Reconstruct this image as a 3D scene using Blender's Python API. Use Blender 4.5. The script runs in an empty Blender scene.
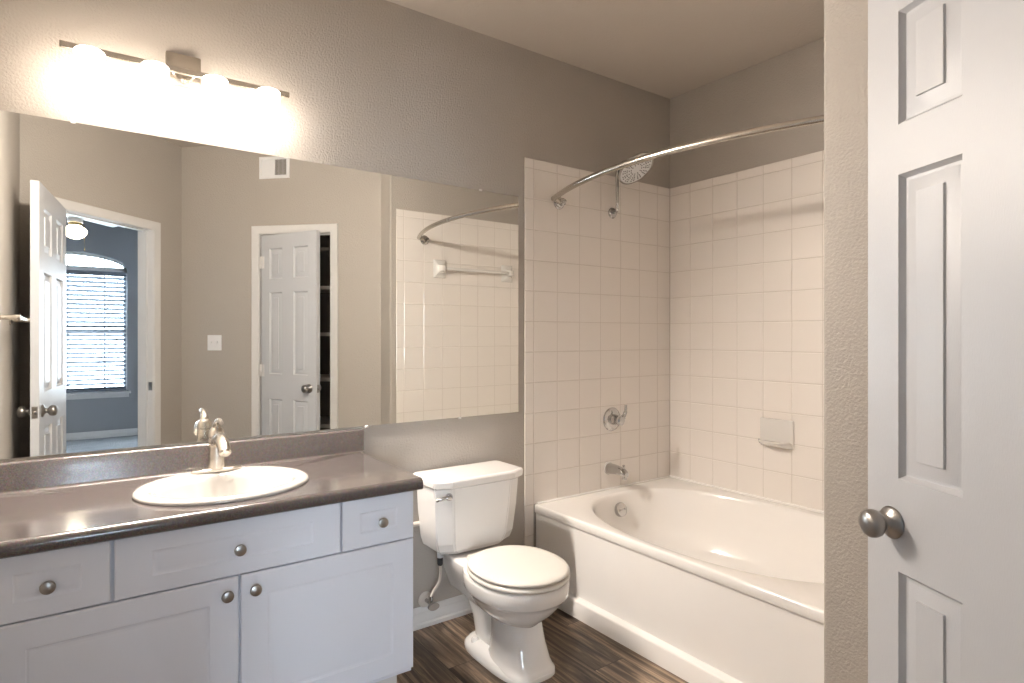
import bpy, bmesh, math, random
from mathutils import Vector, Matrix
random.seed(7)
SC = bpy.context.scene
COL = SC.collection
PI = math.pi
R2 = math.sqrt(0.5)

# ------------------------------------------------------------ camera
cd = bpy.data.cameras.new('camera')
cam = bpy.data.objects.new('camera', cd); COL.objects.link(cam)
cam.location = (0, -2.4188, 1.2779)
cam.rotation_euler = (PI/2, 0, -math.radians(35.683))
cd.sensor_width = 36; cd.lens = 602.34/1024*36; cd.shift_y = -5.865/1024
cd.clip_start = 0.01
SC.camera = cam

# ------------------------------------------------------------ light and exposure
SC.view_settings.view_transform = 'Standard'; SC.view_settings.look = 'None'
SC.view_settings.gamma = 1; SC.view_settings.use_curve_mapping = False
SC.view_settings.exposure = 0.5
SHADE_EMIT = 11.5        # glow of the frosted glass
LAMP_W = 80.0           # each of the four vanity lamps
SKY = 26.0
ADDED_DAY = 12.0            # two unseen glowing panels added beside the arched window for extra daylight
W_ = bpy.data.worlds.new('sky'); SC.world = W_; W_.use_nodes = True
W_.node_tree.nodes['Background'].inputs[0].default_value = (0.72, 0.85, 1.0, 1)
W_.node_tree.nodes['Background'].inputs[1].default_value = SKY
def portal(x, y, z, w, h, rot):
    l = bpy.data.lights.new('window_portal', 'AREA'); l.shape = 'RECTANGLE'; l.size = w; l.size_y = h
    l.cycles.is_portal = True
    o = bpy.data.objects.new('window_portal', l); COL.objects.link(o); o.location = (x, y, z); o.rotation_euler = rot
SC.cycles.use_denoising = True
SC.cycles.sample_clamp_indirect = 8
SC.cycles.max_bounces = 12; SC.cycles.diffuse_bounces = 6; SC.cycles.glossy_bounces = 6
SC.cycles.transparent_max_bounces = 12
SC.cycles.blur_glossy = 0.5

# ------------------------------------------------------------ materials
def new_mat(name):
    m = bpy.data.materials.new(name); m.use_nodes = True
    return m, m.node_tree, m.node_tree.nodes['Principled BSDF']
def mat(name, col, rough=.5, metal=0, spec=.5, coat=0, bump=None, detail=None, aniso=0):
    m, nt, b = new_mat(name)
    b.inputs['Base Color'].default_value = (*col, 1)
    b.inputs['Roughness'].default_value = rough; b.inputs['Metallic'].default_value = metal
    b.inputs['Specular IOR Level'].default_value = spec
    b.inputs['Coat Weight'].default_value = coat; b.inputs['Coat Roughness'].default_value = .08
    tc = nt.nodes.new('ShaderNodeTexCoord')
    # slight procedural tint variation in every material
    n = nt.nodes.new('ShaderNodeTexNoise'); n.inputs['Scale'].default_value = 6; n.inputs['Detail'].default_value = 3
    nt.links.new(tc.outputs['Object'], n.inputs['Vector'])
    mx = nt.nodes.new('ShaderNodeMix'); mx.data_type = 'RGBA'
    v = detail if detail is not None else .97
    mx.inputs['A'].default_value = (*[c*v for c in col], 1); mx.inputs['B'].default_value = (*col, 1)
    nt.links.new(n.outputs['Fac'], mx.inputs['Factor']); nt.links.new(mx.outputs['Result'], b.inputs['Base Color'])
    if bump:
        sc, st, dist, stretch = bump
        mp = nt.nodes.new('ShaderNodeMapping'); mp.inputs['Scale'].default_value = stretch
        nt.links.new(tc.outputs['Object'], mp.inputs['Vector'])
        nb = nt.nodes.new('ShaderNodeTexNoise'); nb.inputs['Scale'].default_value = sc; nb.inputs['Detail'].default_value = 3
        nt.links.new(mp.outputs['Vector'], nb.inputs['Vector'])
        bp = nt.nodes.new('ShaderNodeBump'); bp.inputs['Strength'].default_value = st; bp.inputs['Distance'].default_value = dist
        nt.links.new(nb.outputs['Fac'], bp.inputs['Height']); nt.links.new(bp.outputs['Normal'], b.inputs['Normal'])
    return m
U = (1, 1, 1)
M = {}
M['wall'] = mat('wall_paint', (.415, .378, .336), .55, bump=(120, .8, .004, U))
M['ceil'] = mat('ceiling_paint', (.54, .485, .43), .7, bump=(90, .5, .004, U))
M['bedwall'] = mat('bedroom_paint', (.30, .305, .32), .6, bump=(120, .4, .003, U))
M['white'] = mat('white_trim_paint', (.66, .645, .63), .35)
M['door'] = mat('white_door_paint', (.50, .507, .525), .36, bump=(70, .25, .0015, (14, 14, 1)))
M['cab'] = mat('white_thermofoil', (.69, .715, .785), .34)
M['kick'] = mat('toe_kick_white', (.62, .61, .61), .5)
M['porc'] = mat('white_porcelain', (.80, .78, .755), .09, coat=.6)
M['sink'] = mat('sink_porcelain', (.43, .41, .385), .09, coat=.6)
M['tub'] = mat('tub_acrylic', (.88, .855, .825), .16, coat=.35)
M['seat'] = mat('toilet_seat_plastic', (.69, .66, .61), .22)
M['tile'] = mat('glazed_tile', (.79, .742, .695), .12, coat=.3, detail=.985)
M['grout'] = mat('grout', (.56, .50, .445), .85)
M['ceramic'] = mat('ceramic_accessory', (.70, .68, .65), .12, coat=.3)
M['chrome'] = mat('chrome', (.55, .545, .54), .06, 1)
M['nickel'] = mat('brushed_nickel', (.56, .52, .465), .27, 1)
M['pewter'] = mat('satin_pewter', (.34, .325, .31), .30, 1)
M['mirror'] = mat('mirror_silver', (.90, .91, .89), .0, 1, detail=1)
M['mirror_edge'] = mat('mirror_edge', (.12, .13, .12), .3)
M['clear'] = mat('clear_clip_plastic', (.75, .73, .70), .2)
M['plastic'] = mat('white_plastic', (.76, .76, .77), .35)
M['dark'] = mat('dark_recess', (.05, .045, .04), .8)
M['duct'] = mat('duct_grey', (.22, .20, .18), .8)
M['rubber'] = mat('black_rubber', (.03, .03, .03), .5)
M['hose'] = mat('grey_hose', (.62, .56, .50), .4)
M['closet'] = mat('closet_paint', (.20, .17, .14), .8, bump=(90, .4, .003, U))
M['shelf'] = mat('closet_shelf_paint', (.55, .50, .45), .6)
M['brass'] = mat('brass', (.75, .55, .25), .25, 1)
M['fanblade'] = mat('white_fan_blade', (.75, .75, .76), .4)
M['carpet'] = mat('grey_carpet', (.36, .37, .385), .95, bump=(60, 1, .02, U), detail=.55)
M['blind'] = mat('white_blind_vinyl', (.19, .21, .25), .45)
M['outdoor'] = mat('outside_ground', (.30, .30, .27), .9)
M['caulk'] = mat('white_caulk', (.82, .78, .73), .4)

def counter_mat():
    m, nt, b = new_mat('speckled_laminate')
    tc = nt.nodes.new('ShaderNodeTexCoord')
    n1 = nt.nodes.new('ShaderNodeTexNoise'); n1.inputs['Scale'].default_value = 700; n1.inputs['Detail'].default_value = 2
    n2 = nt.nodes.new('ShaderNodeTexVoronoi'); n2.inputs['Scale'].default_value = 260
    r1 = nt.nodes.new('ShaderNodeValToRGB')
    r1.color_ramp.elements[0].position = .36; r1.color_ramp.elements[0].color = (.055, .046, .044, 1)
    r1.color_ramp.elements[1].position = .68; r1.color_ramp.elements[1].color = (.16, .137, .128, 1)
    e = r1.color_ramp.elements.new(.52); e.color = (.092, .077, .073, 1)
    for n in (n1, n2): nt.links.new(tc.outputs['Object'], n.inputs['Vector'])
    nt.links.new(n1.outputs['Fac'], r1.inputs['Fac'])
    mx = nt.nodes.new('ShaderNodeMix'); mx.data_type = 'RGBA'; mx.blend_type = 'MULTIPLY'; mx.inputs['Factor'].default_value = .3
    nt.links.new(r1.outputs['Color'], mx.inputs['A']); nt.links.new(n2.outputs['Color'], mx.inputs['B'])
    nt.links.new(mx.outputs['Result'], b.inputs['Base Color'])
    b.inputs['Roughness'].default_value = .22; b.inputs['Coat Weight'].default_value = 1.0; b.inputs['Coat Roughness'].default_value = .11
    return m
M['counter'] = counter_mat()

def floor_mat():
    m, nt, b = new_mat('dark_wood_plank_floor')
    N = nt.nodes.new; L = nt.links.new
    tc = N('ShaderNodeTexCoord'); mp = N('ShaderNodeMapping'); mp.inputs['Rotation'].default_value = (0, 0, PI/2)
    mp.inputs['Location'].default_value = (.21, .05, 0)
    L(tc.outputs['Object'], mp.inputs['Vector'])
    br = N('ShaderNodeTexBrick'); br.offset = .37; br.inputs['Scale'].default_value = 1
    br.inputs['Brick Width'].default_value = .92; br.inputs['Row Height'].default_value = .152
    br.inputs['Mortar Size'].default_value = .0015; br.inputs['Mortar Smooth'].default_value = .2; br.inputs['Bias'].default_value = 0
    br.inputs['Color1'].default_value = (0, 0, 0, 1); br.inputs['Color2'].default_value = (1, 1, 1, 1); br.inputs['Mortar'].default_value = (.3, .3, .3, 1)
    L(mp.outputs['Vector'], br.inputs['Vector'])
    mp2 = N('ShaderNodeMapping'); mp2.inputs['Scale'].default_value = (26, 1.6, 1)
    L(tc.outputs['Object'], mp2.inputs['Vector'])
    off = N('ShaderNodeVectorMath'); off.operation = 'ADD'; L(mp2.outputs['Vector'], off.inputs[0])
    sc = N('ShaderNodeVectorMath'); sc.operation = 'SCALE'; sc.inputs['Scale'].default_value = 9
    L(br.outputs['Color'], sc.inputs[0]); L(sc.outputs['Vector'], off.inputs[1])
    gr = N('ShaderNodeTexNoise'); gr.inputs['Scale'].default_value = 1.6; gr.inputs['Detail'].default_value = 7; gr.inputs['Roughness'].default_value = .62; gr.inputs['Distortion'].default_value = .6
    L(off.outputs['Vector'], gr.inputs['Vector'])
    ma = N('ShaderNodeMath'); ma.operation = 'MULTIPLY_ADD'; ma.inputs[1].default_value = .30
    L(br.outputs['Color'], ma.inputs[0])
    ms = N('ShaderNodeMath'); ms.operation = 'MULTIPLY_ADD'; ms.inputs[1].default_value = 1.7; ms.inputs[2].default_value = -.50
    L(gr.outputs['Fac'], ms.inputs[0]); L(ms.outputs[0], ma.inputs[2])
    r = N('ShaderNodeValToRGB'); cr = r.color_ramp
    cr.elements[0].position = .18; cr.elements[0].color = (.030, .020, .013, 1)
    cr.elements[1].position = .88; cr.elements[1].color = (.56, .42, .29, 1)
    e = cr.elements.new(.45); e.color = (.125, .087, .058, 1)
    e = cr.elements.new(.65); e.color = (.28, .20, .138, 1)
    L(ma.outputs[0], r.inputs['Fac'])
    mo = N('ShaderNodeMix'); mo.data_type = 'RGBA'; mo.inputs['B'].default_value = (.018, .012, .009, 1)
    L(br.outputs['Fac'], mo.inputs['Factor']); L(r.outputs['Color'], mo.inputs['A'])
    L(mo.outputs['Result'], b.inputs['Base Color'])
    b.inputs['Roughness'].default_value = .42
    bp = N('ShaderNodeBump'); bp.inputs['Strength'].default_value = .25; bp.inputs['Distance'].default_value = .002
    L(gr.outputs['Fac'], bp.inputs['Height']); L(bp.outputs['Normal'], b.inputs['Normal'])
    return m
M['floor'] = floor_mat()

def glow_mat(name, col, strength, trans=0.0):
    m = bpy.data.materials.new(name); m.use_nodes = True; nt = m.node_tree; nt.nodes.clear()
    out = nt.nodes.new('ShaderNodeOutputMaterial'); em = nt.nodes.new('ShaderNodeEmission')
    em.inputs[0].default_value = (*col, 1); em.inputs[1].default_value = strength
    df = nt.nodes.new('ShaderNodeBsdfTranslucent'); df.inputs[0].default_value = (.9, .88, .84, 1)
    ad = nt.nodes.new('ShaderNodeAddShader'); nt.links.new(em.outputs[0], ad.inputs[0]); nt.links.new(df.outputs[0], ad.inputs[1])
    tr = nt.nodes.new('ShaderNodeBsdfTransparent'); mx = nt.nodes.new('ShaderNodeMixShader'); mx.inputs[0].default_value = trans
    nt.links.new(ad.outputs[0], mx.inputs[1]); nt.links.new(tr.outputs[0], mx.inputs[2]); nt.links.new(mx.outputs[0], out.inputs[0])
    return m
WARM = (1.0, .905, .81)
M['shade'] = glow_mat('frosted_lit_glass', (1.0, .90, .79), SHADE_EMIT, .55)
M['globe'] = glow_mat('lit_fan_globe', (1.0, .88, .70), 6.0)
def pane_mat():
    m = bpy.data.materials.new('window_glass'); m.use_nodes = True; nt = m.node_tree; nt.nodes.clear()
    out = nt.nodes.new('ShaderNodeOutputMaterial'); t = nt.nodes.new('ShaderNodeBsdfTransparent'); t.inputs[0].default_value = (.95, .97, .98, 1)
    g = nt.nodes.new('ShaderNodeBsdfGlossy'); g.inputs['Roughness'].default_value = .02
    mx = nt.nodes.new('ShaderNodeMixShader'); mx.inputs[0].default_value = .05
    nt.links.new(t.outputs[0], mx.inputs[1]); nt.links.new(g.outputs[0], mx.inputs[2]); nt.links.new(mx.outputs[0], out.inputs[0])
    return m
M['pane'] = pane_mat()

# ------------------------------------------------------------ mesh helpers
def BM(): return bmesh.new()
def box(bm, x0, x1, y0, y1, z0, z1, bev=0, seg=2, mi=0, xf=None):
    r = bmesh.ops.create_cube(bm, size=1)
    vs = r['verts']
    for v in vs: v.co = Vector((x0+(v.co.x+.5)*(x1-x0), y0+(v.co.y+.5)*(y1-y0), z0+(v.co.z+.5)*(z1-z0)))
    if xf is not None:
        for v in vs: v.co = xf @ v.co
    fs = {f for v in vs for f in v.link_faces}
    for f in fs: f.material_index = mi
    if bev:
        es = list({e for v in vs for e in v.link_edges})
        bmesh.ops.bevel(bm, geom=es, offset=bev, segments=seg, profile=.5, affect='EDGES')
def loft(bm, rings, cap0=True, cap1=True, closed=True, mi=0):
    vr = [[bm.verts.new(p) for p in r] for r in rings]
    n = len(vr[0]); out = []
    for a, b in zip(vr[:-1], vr[1:]):
        for i in range(n if closed else n-1):
            j = (i+1) % n
            f = bm.faces.new((a[i], a[j], b[j], b[i])); f.material_index = mi; out.append(f)
    if cap0: f = bm.faces.new(vr[0][::-1]); f.material_index = mi
    if cap1: f = bm.faces.new(vr[-1]); f.material_index = mi
    return vr
def frame(d):
    d = Vector(d).normalized(); a = Vector((0, 0, 1)) if abs(d.z) < .9 else Vector((1, 0, 0))
    u = a.cross(d).normalized(); return u, d.cross(u)
def tube(bm, pts, r, seg=16, cap=True, mi=0):
    pts = [Vector(p) for p in pts]; n = len(pts)
    rs = r if isinstance(r, (list, tuple)) else [r]*n
    ts = [(pts[min(i+1, n-1)]-pts[max(i-1, 0)]).normalized() for i in range(n)]
    u, v = frame(ts[0]); rings = []
    for i in range(n):
        if i:
            q = ts[i-1].rotation_difference(ts[i]); u = q @ u; v = q @ v
        rings.append([pts[i]+rs[i]*(math.cos(2*PI*k/seg)*u+math.sin(2*PI*k/seg)*v) for k in range(seg)])
    loft(bm, rings, cap, cap, mi=mi)
def lathe(bm, prof, o, ax, seg=32, mi=0, cap=True):
    """prof: (radius, height) along axis ax from o"""
    u, v = frame(ax); d = Vector(ax).normalized(); o = Vector(o)
    rings = [[o+d*h+max(r, 1e-5)*(math.cos(2*PI*k/seg)*u+math.sin(2*PI*k/seg)*v) for k in range(seg)] for r, h in prof]
    loft(bm, rings, cap, cap, mi=mi)
def spline(pts, n=8):
    P = [Vector(p) for p in pts]; P = [2*P[0]-P[1]]+P+[2*P[-1]-P[-2]]; out = []
    for i in range(1, len(P)-2):
        for k in range(n):
            t = k/n; a, b, c, d = P[i-1:i+3]
            out.append(.5*((2*b)+(c-a)*t+(2*a-5*b+4*c-d)*t*t+(3*b-a-3*c+d)*t**3))
    out.append(P[-2]); return out
def prism(bm, poly, z0, z1, mi=0):
    loft(bm, [[(x, y, z0) for x, y in poly], [(x, y, z1) for x, y in poly]], mi=mi)
def superell(cx, cy, a, bf, bb, n, N=64, z=0, nb=None):
    """closed outline; bf = extent towards -y, bb = towards +y"""
    out = []
    for k in range(N):
        t = 2*PI*k/N; c, s = math.cos(t), math.sin(t)
        b = bb if s > 0 else bf; e = (nb or n) if s > 0 else n
        out.append((cx+a*math.copysign(abs(c)**(2/e), c), cy+b*math.copysign(abs(s)**(2/e), s), z))
    return out
def link(o): COL.objects.link(o); return o
MW = {}
def obj(name, bm, m, parent=None, smooth=35, local=False):
    bmesh.ops.recalc_face_normals(bm, faces=bm.faces)
    me = bpy.data.meshes.new(name); bm.to_mesh(me); bm.free()
    for x in (m if isinstance(m, (list, tuple)) else [m]): me.materials.append(M[x])
    if smooth:
        for p in me.polygons: p.use_smooth = True
        me.set_sharp_from_angle(angle=math.radians(smooth))
    o = bpy.data.objects.new(name, me); link(o)
    if parent is not None:
        o.parent = parent
        pw = MW[parent.name]; MW[o.name] = pw
        if not local: me.transform(pw.inverted())
    else: MW[o.name] = Matrix.Identity(4)
    return o
def solo(name, bm, m, loc, label, cat, group=None, smooth=35):
    """a thing that is one mesh, its origin at loc (mesh given in world coordinates)"""
    o = obj(name, bm, m, None, smooth)
    o.data.transform(Matrix.Translation(-Vector(loc))); o.location = loc; MW[o.name] = Matrix.Translation(loc)
    return tag(o, label, cat, group)
def tag(o, label, cat, group=None):
    o['label'] = label; o['category'] = cat
    if group: o['group'] = group
    return o
def thing(name, loc, label, cat, group=None, rz=0):
    o = bpy.data.objects.new(name, None); link(o); o.location = loc; o.rotation_euler = (0, 0, rz)
    o.empty_display_size = .05
    MW[o.name] = Matrix.Translation(loc) @ Matrix.Rotation(rz, 4, 'Z')
    return tag(o, label, cat, group)
def struct(name, bm, m, smooth=35):
    o = obj(name, bm, m, None, smooth); o['kind'] = 'structure'; return o
def struct_empty(name, loc, rz=0):
    o = bpy.data.objects.new(name, None); link(o); o.location = loc; o.rotation_euler = (0, 0, rz)
    MW[o.name] = Matrix.Translation(loc) @ Matrix.Rotation(rz, 4, 'Z'); o['kind'] = 'structure'; return o

# ------------------------------------------------------------ room shell
FZ = -.02; CZ = 2.7187
XL = -.27; XB = 2.919; YT = -1.516; XT = 1.81; XP = 1.768
CO = Vector((.6344, -2.8133)); CDIR = Vector((R2, R2)); CN = Vector((-R2, R2))      # closet wall: corner, direction, room normal
EO = Vector((XL, -2.1789-XL)); EDIR = Vector((R2, -R2)); EN = Vector((R2, R2))       # entrance wall
TH = .115
def wl(o, d, n, s, q):  # plan point along a slanted wall
    return (o.x+d.x*s+n.x*q, o.y+d.y*s+n.y*q)
def slab(bm, o, d, n, s0, s1, q0, q1, z0, z1, mi=0):
    prism(bm, [wl(o, d, n, s0, q0), wl(o, d, n, s1, q0), wl(o, d, n, s1, q1), wl(o, d, n, s0, q1)], z0, z1, mi)

b = BM(); box(b, XL-TH, XB+TH, 0, TH, FZ, CZ); struct('wall_mirror', b, 'wall')
b = BM(); box(b, XB, XB+TH, YT-.158, 0, FZ, CZ); struct('wall_tub', b, 'wall')
b = BM()
r = .012
arc1 = [(XP+r-r*math.sin(a), YT-r+r*math.cos(a)) for a in [PI/2*k/6 for k in range(7)]]
prism(b, [(XB, YT)]+arc1+[(XP, YT-.160), (XB, YT-.160)], FZ, CZ)
struct('wall_partition', b, 'wall')
b = BM(); box(b, XL-TH, XL, EO.y-.10, 0, FZ, CZ); struct('wall_left', b, 'wall')
# closet wall with its opening
CS0, CS1, CH = .65, 1.218, 2.038
CEND = (Vector((XP, XP-3.4477))-CO).length
b = BM()
slab(b, CO, CDIR, CN, -.12, CS0, -TH, 0, FZ, CZ); slab(b, CO, CDIR, CN, CS1, CEND+.012, -TH, 0, FZ, CZ)
slab(b, CO, CDIR, CN, CS0, CS1, -TH, 0, CH, CZ)
struct('wall_closet', b, 'wall')
ES0, ES1, EH = .228, .990, 2.038
EEND = (CO-EO).length
b = BM()
slab(b, EO, EDIR, EN, -.05, ES0, -TH, 0, FZ, CZ); slab(b, EO, EDIR, EN, ES1, EEND, -TH, 0, FZ, CZ)
slab(b, EO, EDIR, EN, ES0, ES1, -TH, 0, EH, CZ)
struct('wall_entrance', b, 'wall')
# bathroom floor and ceiling
plan = [(XL-TH, TH), (XB+TH, TH), (XB+TH, YT-.16), (XP, YT-.16), wl(CO, CDIR, CN, 0, 0), wl(CO, CDIR, CN, 0, -.03), wl(EO, EDIR, EN, EEND, -.06), wl(EO, EDIR, EN, 0, -.06), (XL-TH, EO.y)]
plan = [(XL-TH, TH), (XB+TH, TH), (XB+TH, -3.2), (1.2, -3.2), wl(EO, EDIR, EN, EEND+.3, -.06), wl(EO, EDIR, EN, 0, -.06), (XL-TH, EO.y-.02)]
b = BM(); prism(b, plan, FZ-.03, FZ); struct('floor', b, 'floor')
b = BM(); prism(b, plan, CZ, CZ+.05); struct('ceiling', b, 'ceil')
# closet interior behind the slanted door
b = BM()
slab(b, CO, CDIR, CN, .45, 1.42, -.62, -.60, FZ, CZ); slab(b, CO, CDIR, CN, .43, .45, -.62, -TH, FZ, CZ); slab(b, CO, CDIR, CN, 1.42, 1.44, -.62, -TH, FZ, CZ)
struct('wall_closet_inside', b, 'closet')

# bedroom beyond the entrance
BX0, BX1, BY = -2.3, 2.4, -6.85
b = BM()
WX0, WX1, WZ0, WZ1, ARC = -.70, .503, .56, 2.10, .20
def arch(x): # top of the arched light
    c = (WX0+WX1)/2; h = (WX1-WX0)/2; return WZ1+.045+ARC*math.sqrt(max(0, 1-((x-c)/h)**2))*.9
box(b, BX0-TH, WX0, BY-.14, BY, FZ, CZ); box(b, WX1, BX1+TH, BY-.14, BY, FZ, CZ); box(b, WX0, WX1, BY-.14, BY, FZ, WZ0)
NS = 24
top = [(WX0+(WX1-WX0)*k/NS, arch(WX0+(WX1-WX0)*k/NS)) for k in range(NS+1)]
for yy in (BY,):
    loft(b, [[(x, BY, z), (x, BY, CZ), (x, BY-.14, CZ), (x, BY-.14, z)] for x, z in top])
struct('wall_window', b, 'bedwall')
b = BM(); box(b, BX0-TH, BX0, BY-.14, -1.9, FZ, CZ); struct('wall_bedroom_left', b, 'bedwall')
b = BM(); box(b, BX1, BX1+TH, BY-.14, -3.4, FZ, CZ); struct('wall_bedroom_right', b, 'bedwall')
b = BM(); box(b, BX0-TH, XL-TH, -2.02, -1.9, FZ, CZ); slab(b, EO, EDIR, EN, EEND+.12, EEND+.9, -TH, -.01, FZ, CZ)
e = wl(EO, EDIR, EN, EEND+.88, -.06); box(b, e[0], BX1+TH, e[1]-.02, e[1]+.08, FZ, CZ)
struct('wall_bedroom_back', b, 'bedwall')
bplan = [wl(EO, EDIR, EN, -.05, -.06), (XL-TH, -1.9), (BX0-TH, -1.9), (BX0-TH, BY-.14), (BX1+TH, BY-.14), (BX1+TH, e[1]+.08), (e[0], e[1]+.08), wl(EO, EDIR, EN, EEND+.3, -.06)]
b = BM(); prism(b, bplan, FZ-.03, FZ); struct('floor_bedroom', b, 'carpet')
b = BM(); prism(b, bplan, CZ, CZ+.05); struct('ceiling_bedroom', b, 'bedwall')
portal((WX0+WX1)/2, BY-.16, 1.45, WX1-WX0, 1.9, (PI/2, 0, 0))
b = BM(); box(b, -8, 8, -14, BY-.6, -.5, -.45); struct('ground_outside', b, 'outdoor')

# ------------------------------------------------------------ tiled surround (cushion-edged tiles over a grout bed)
ROW0, PIT = 1.968+.1545, .1545
rows = [(ROW0, 2.1718)]
z = ROW0
while z > .4332+.01: rows.append((z-PIT, z)); z -= PIT
rows[-1] = (.4245, rows[-1][1])
CSTART, CP = 1.868, .1553
def tile_panel(bm, cells, to3):
    g = .0011; e = .003; t = .008
    for (u0, u1, v0, v1) in cells:
        if u1-u0 < .008 or v1-v0 < .006: continue
        base = [(u0+g, v0+g), (u1-g, v0+g), (u1-g, v1-g), (u0+g, v1-g)]
        mid = base
        topq = [(u0+g+e, v0+g+e), (u1-g-e, v0+g+e), (u1-g-e, v1-g-e), (u0+g+e, v1-g-e)]
        loft(bm, [[to3(u, v, .0045) for u, v in base], [to3(u, v, .0066) for u, v in mid], [to3(u, v, t) for u, v in topq]], cap0=False, mi=0)
def add_grout(bm, u0, u1, v0, v1, to3):
    loft(bm, [[to3(u, v, d) for u, v in ((u0, v0), (u1, v0), (u1, v1), (u0, v1))] for d in (.0005, .0062)], mi=1)
def cols(u0, first, p, u1):
    c = [u0, first]
    while c[-1]+p < u1-.004: c.append(c[-1]+p)
    c.append(u1); return list(zip(c[:-1], c[1:]))
for nm, par, f3 in (('wall_tile', 'wall_mirror', lambda u, v, d: (u, -d, v)), ('wall_tile', 'wall_partition', lambda u, v, d: (u, YT+d, v))):
    b = BM(); cs = cols(XT, CSTART, CP, XB-.008)
    cells = [(u0, u1, v0, v1) for (u0, u1) in cs for (v0, v1) in rows]
    zz = rows[-1][0]
    low = []
    z = rows[-1][0]
    while z > FZ+.02: low.append((max(z-PIT, FZ), z)); z -= PIT
    cells = cells + [(XT, CSTART, a, c) for a, c in low]
    tile_panel(b, cells, f3)
    add_grout(b, XT+.002, XB-.006, .4245, 2.1705, f3); add_grout(b, XT+.002, CSTART-.001, FZ, .4245, f3)
    o = obj(nm, b, ['tile', 'grout'], bpy.data.objects[par], 25)
b = BM(); f3 = lambda u, v, d: (XB-d, u, v)
c = [-.008]; u = -.156
while u > YT+.02: c.append(u); u -= CP
c.append(YT+.008); c = c[::-1]
cells = [(a, d_, v0, v1) for a, d_ in zip(c[:-1], c[1:]) for v0, v1 in rows]
tile_panel(b, cells, f3); add_grout(b, YT+.006, -.006, .4245, 2.1705, f3)
obj('wall_tile', b, ['tile', 'grout'], bpy.data.objects['wall_tub'], 25)

# ------------------------------------------------------------ baseboards and casings
def moulding(bm, p0, p1, n, prof):
    """prof: (offset from wall, height)"""
    loft(bm, [[(p[0]+n[0]*q, p[1]+n[1]*q, z) for q, z in prof] for p in (p0, p1)])
BASE = [(0, FZ), (.018, FZ), (.018, FZ+.016), (.0125, FZ+.023), (.0125, FZ+.058), (.009, FZ+.063), (.0095, FZ+.070), (.0055, FZ+.077), (.004, FZ+.09), (0, FZ+.09)]
def baseboard(name, *segs):
    b = BM()
    for p0, p1, n in segs: moulding(b, p0, p1, n, BASE)
    struct(name, b, 'white')
baseboard('baseboard_mirror', ((.927, 0), (XT, 0), (0, -1)))
baseboard('baseboard_left', ((XL, EO.y), (XL, -.56), (1, 0)))
baseboard('baseboard_closet', (wl(CO, CDIR, CN, 0, 0), wl(CO, CDIR, CN, CS0-.06, 0), CN), (wl(CO, CDIR, CN, CS1+.06, 0), wl(CO, CDIR, CN, CEND, 0), CN))
baseboard('baseboard_entrance', (wl(EO, EDIR, EN, 0, 0), wl(EO, EDIR, EN, ES0-.06, 0), EN), (wl(EO, EDIR, EN, ES1+.06, 0), wl(EO, EDIR, EN, EEND, 0), EN))
baseboard('baseboard_partition', ((XP, YT), (XP, YT-.158), (-1, 0)))
baseboard('baseboard_window', ((BX0, BY), (BX1, BY), (0, 1)))
CAS = [(0, 0), (.010, 0), (.012, .006), (.010, .012), (.013, .028), (.016, .044), (.016, .054), (.012, .058), (0, .058)]   # (thickness, width outward)
def casing(name, o, d, n, s0, s1, h, sides=(0,), jamb=True):
    b = BM()
    P = lambda s, q, z: (o.x+d.x*s+n.x*q, o.y+d.y*s+n.y*q, z)
    for q0, sg in [(0, 1), (-TH, -1)] if len(sides) > 1 else [(0, 1)]:
        rings = []
        for (sx, z, ox, oz) in ((s0, FZ, -1, 0), (s0, h, -1, 1), (s1, h, 1, 1), (s1, FZ, 1, 0)):
            rings.append([P(sx+ox*w-ox*.004*0, q0+sg*t, z+oz*w) for t, w in CAS])
        loft(b, rings)
    # jamb lining and stop
    slab(b, o, d, n, s0-.001, s0+.004, -TH-.001, .001, FZ, h); slab(b, o, d, n, s1-.004, s1+.001, -TH-.001, .001, FZ, h); slab(b, o, d, n, s0, s1, -TH-.001, .001, h-.004, h+.001)
    slab(b, o, d, n, s0+.004, s0+.012, -.075, -.043, FZ, h-.004); slab(b, o, d, n, s1-.012, s1-.004, -.075, -.043, FZ, h-.004); slab(b, o, d, n, s0+.004, s1-.004, -.075, -.043, h-.012, h-.004)
    return struct(name, b, 'white')
cf = casing('trim_1', CO, CDIR, CN, CS0, CS1, CH)
ef = casing('trim_2', EO, EDIR, EN, ES0, ES1, EH, (0, 1))
b = BM()  # strike plate on the entrance jamb
slab(b, EO, EDIR, EN, ES1-.006, ES1-.0035, -.032, -.004, .885, .945); obj('strike_plate', b, 'pewter', ef)

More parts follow.
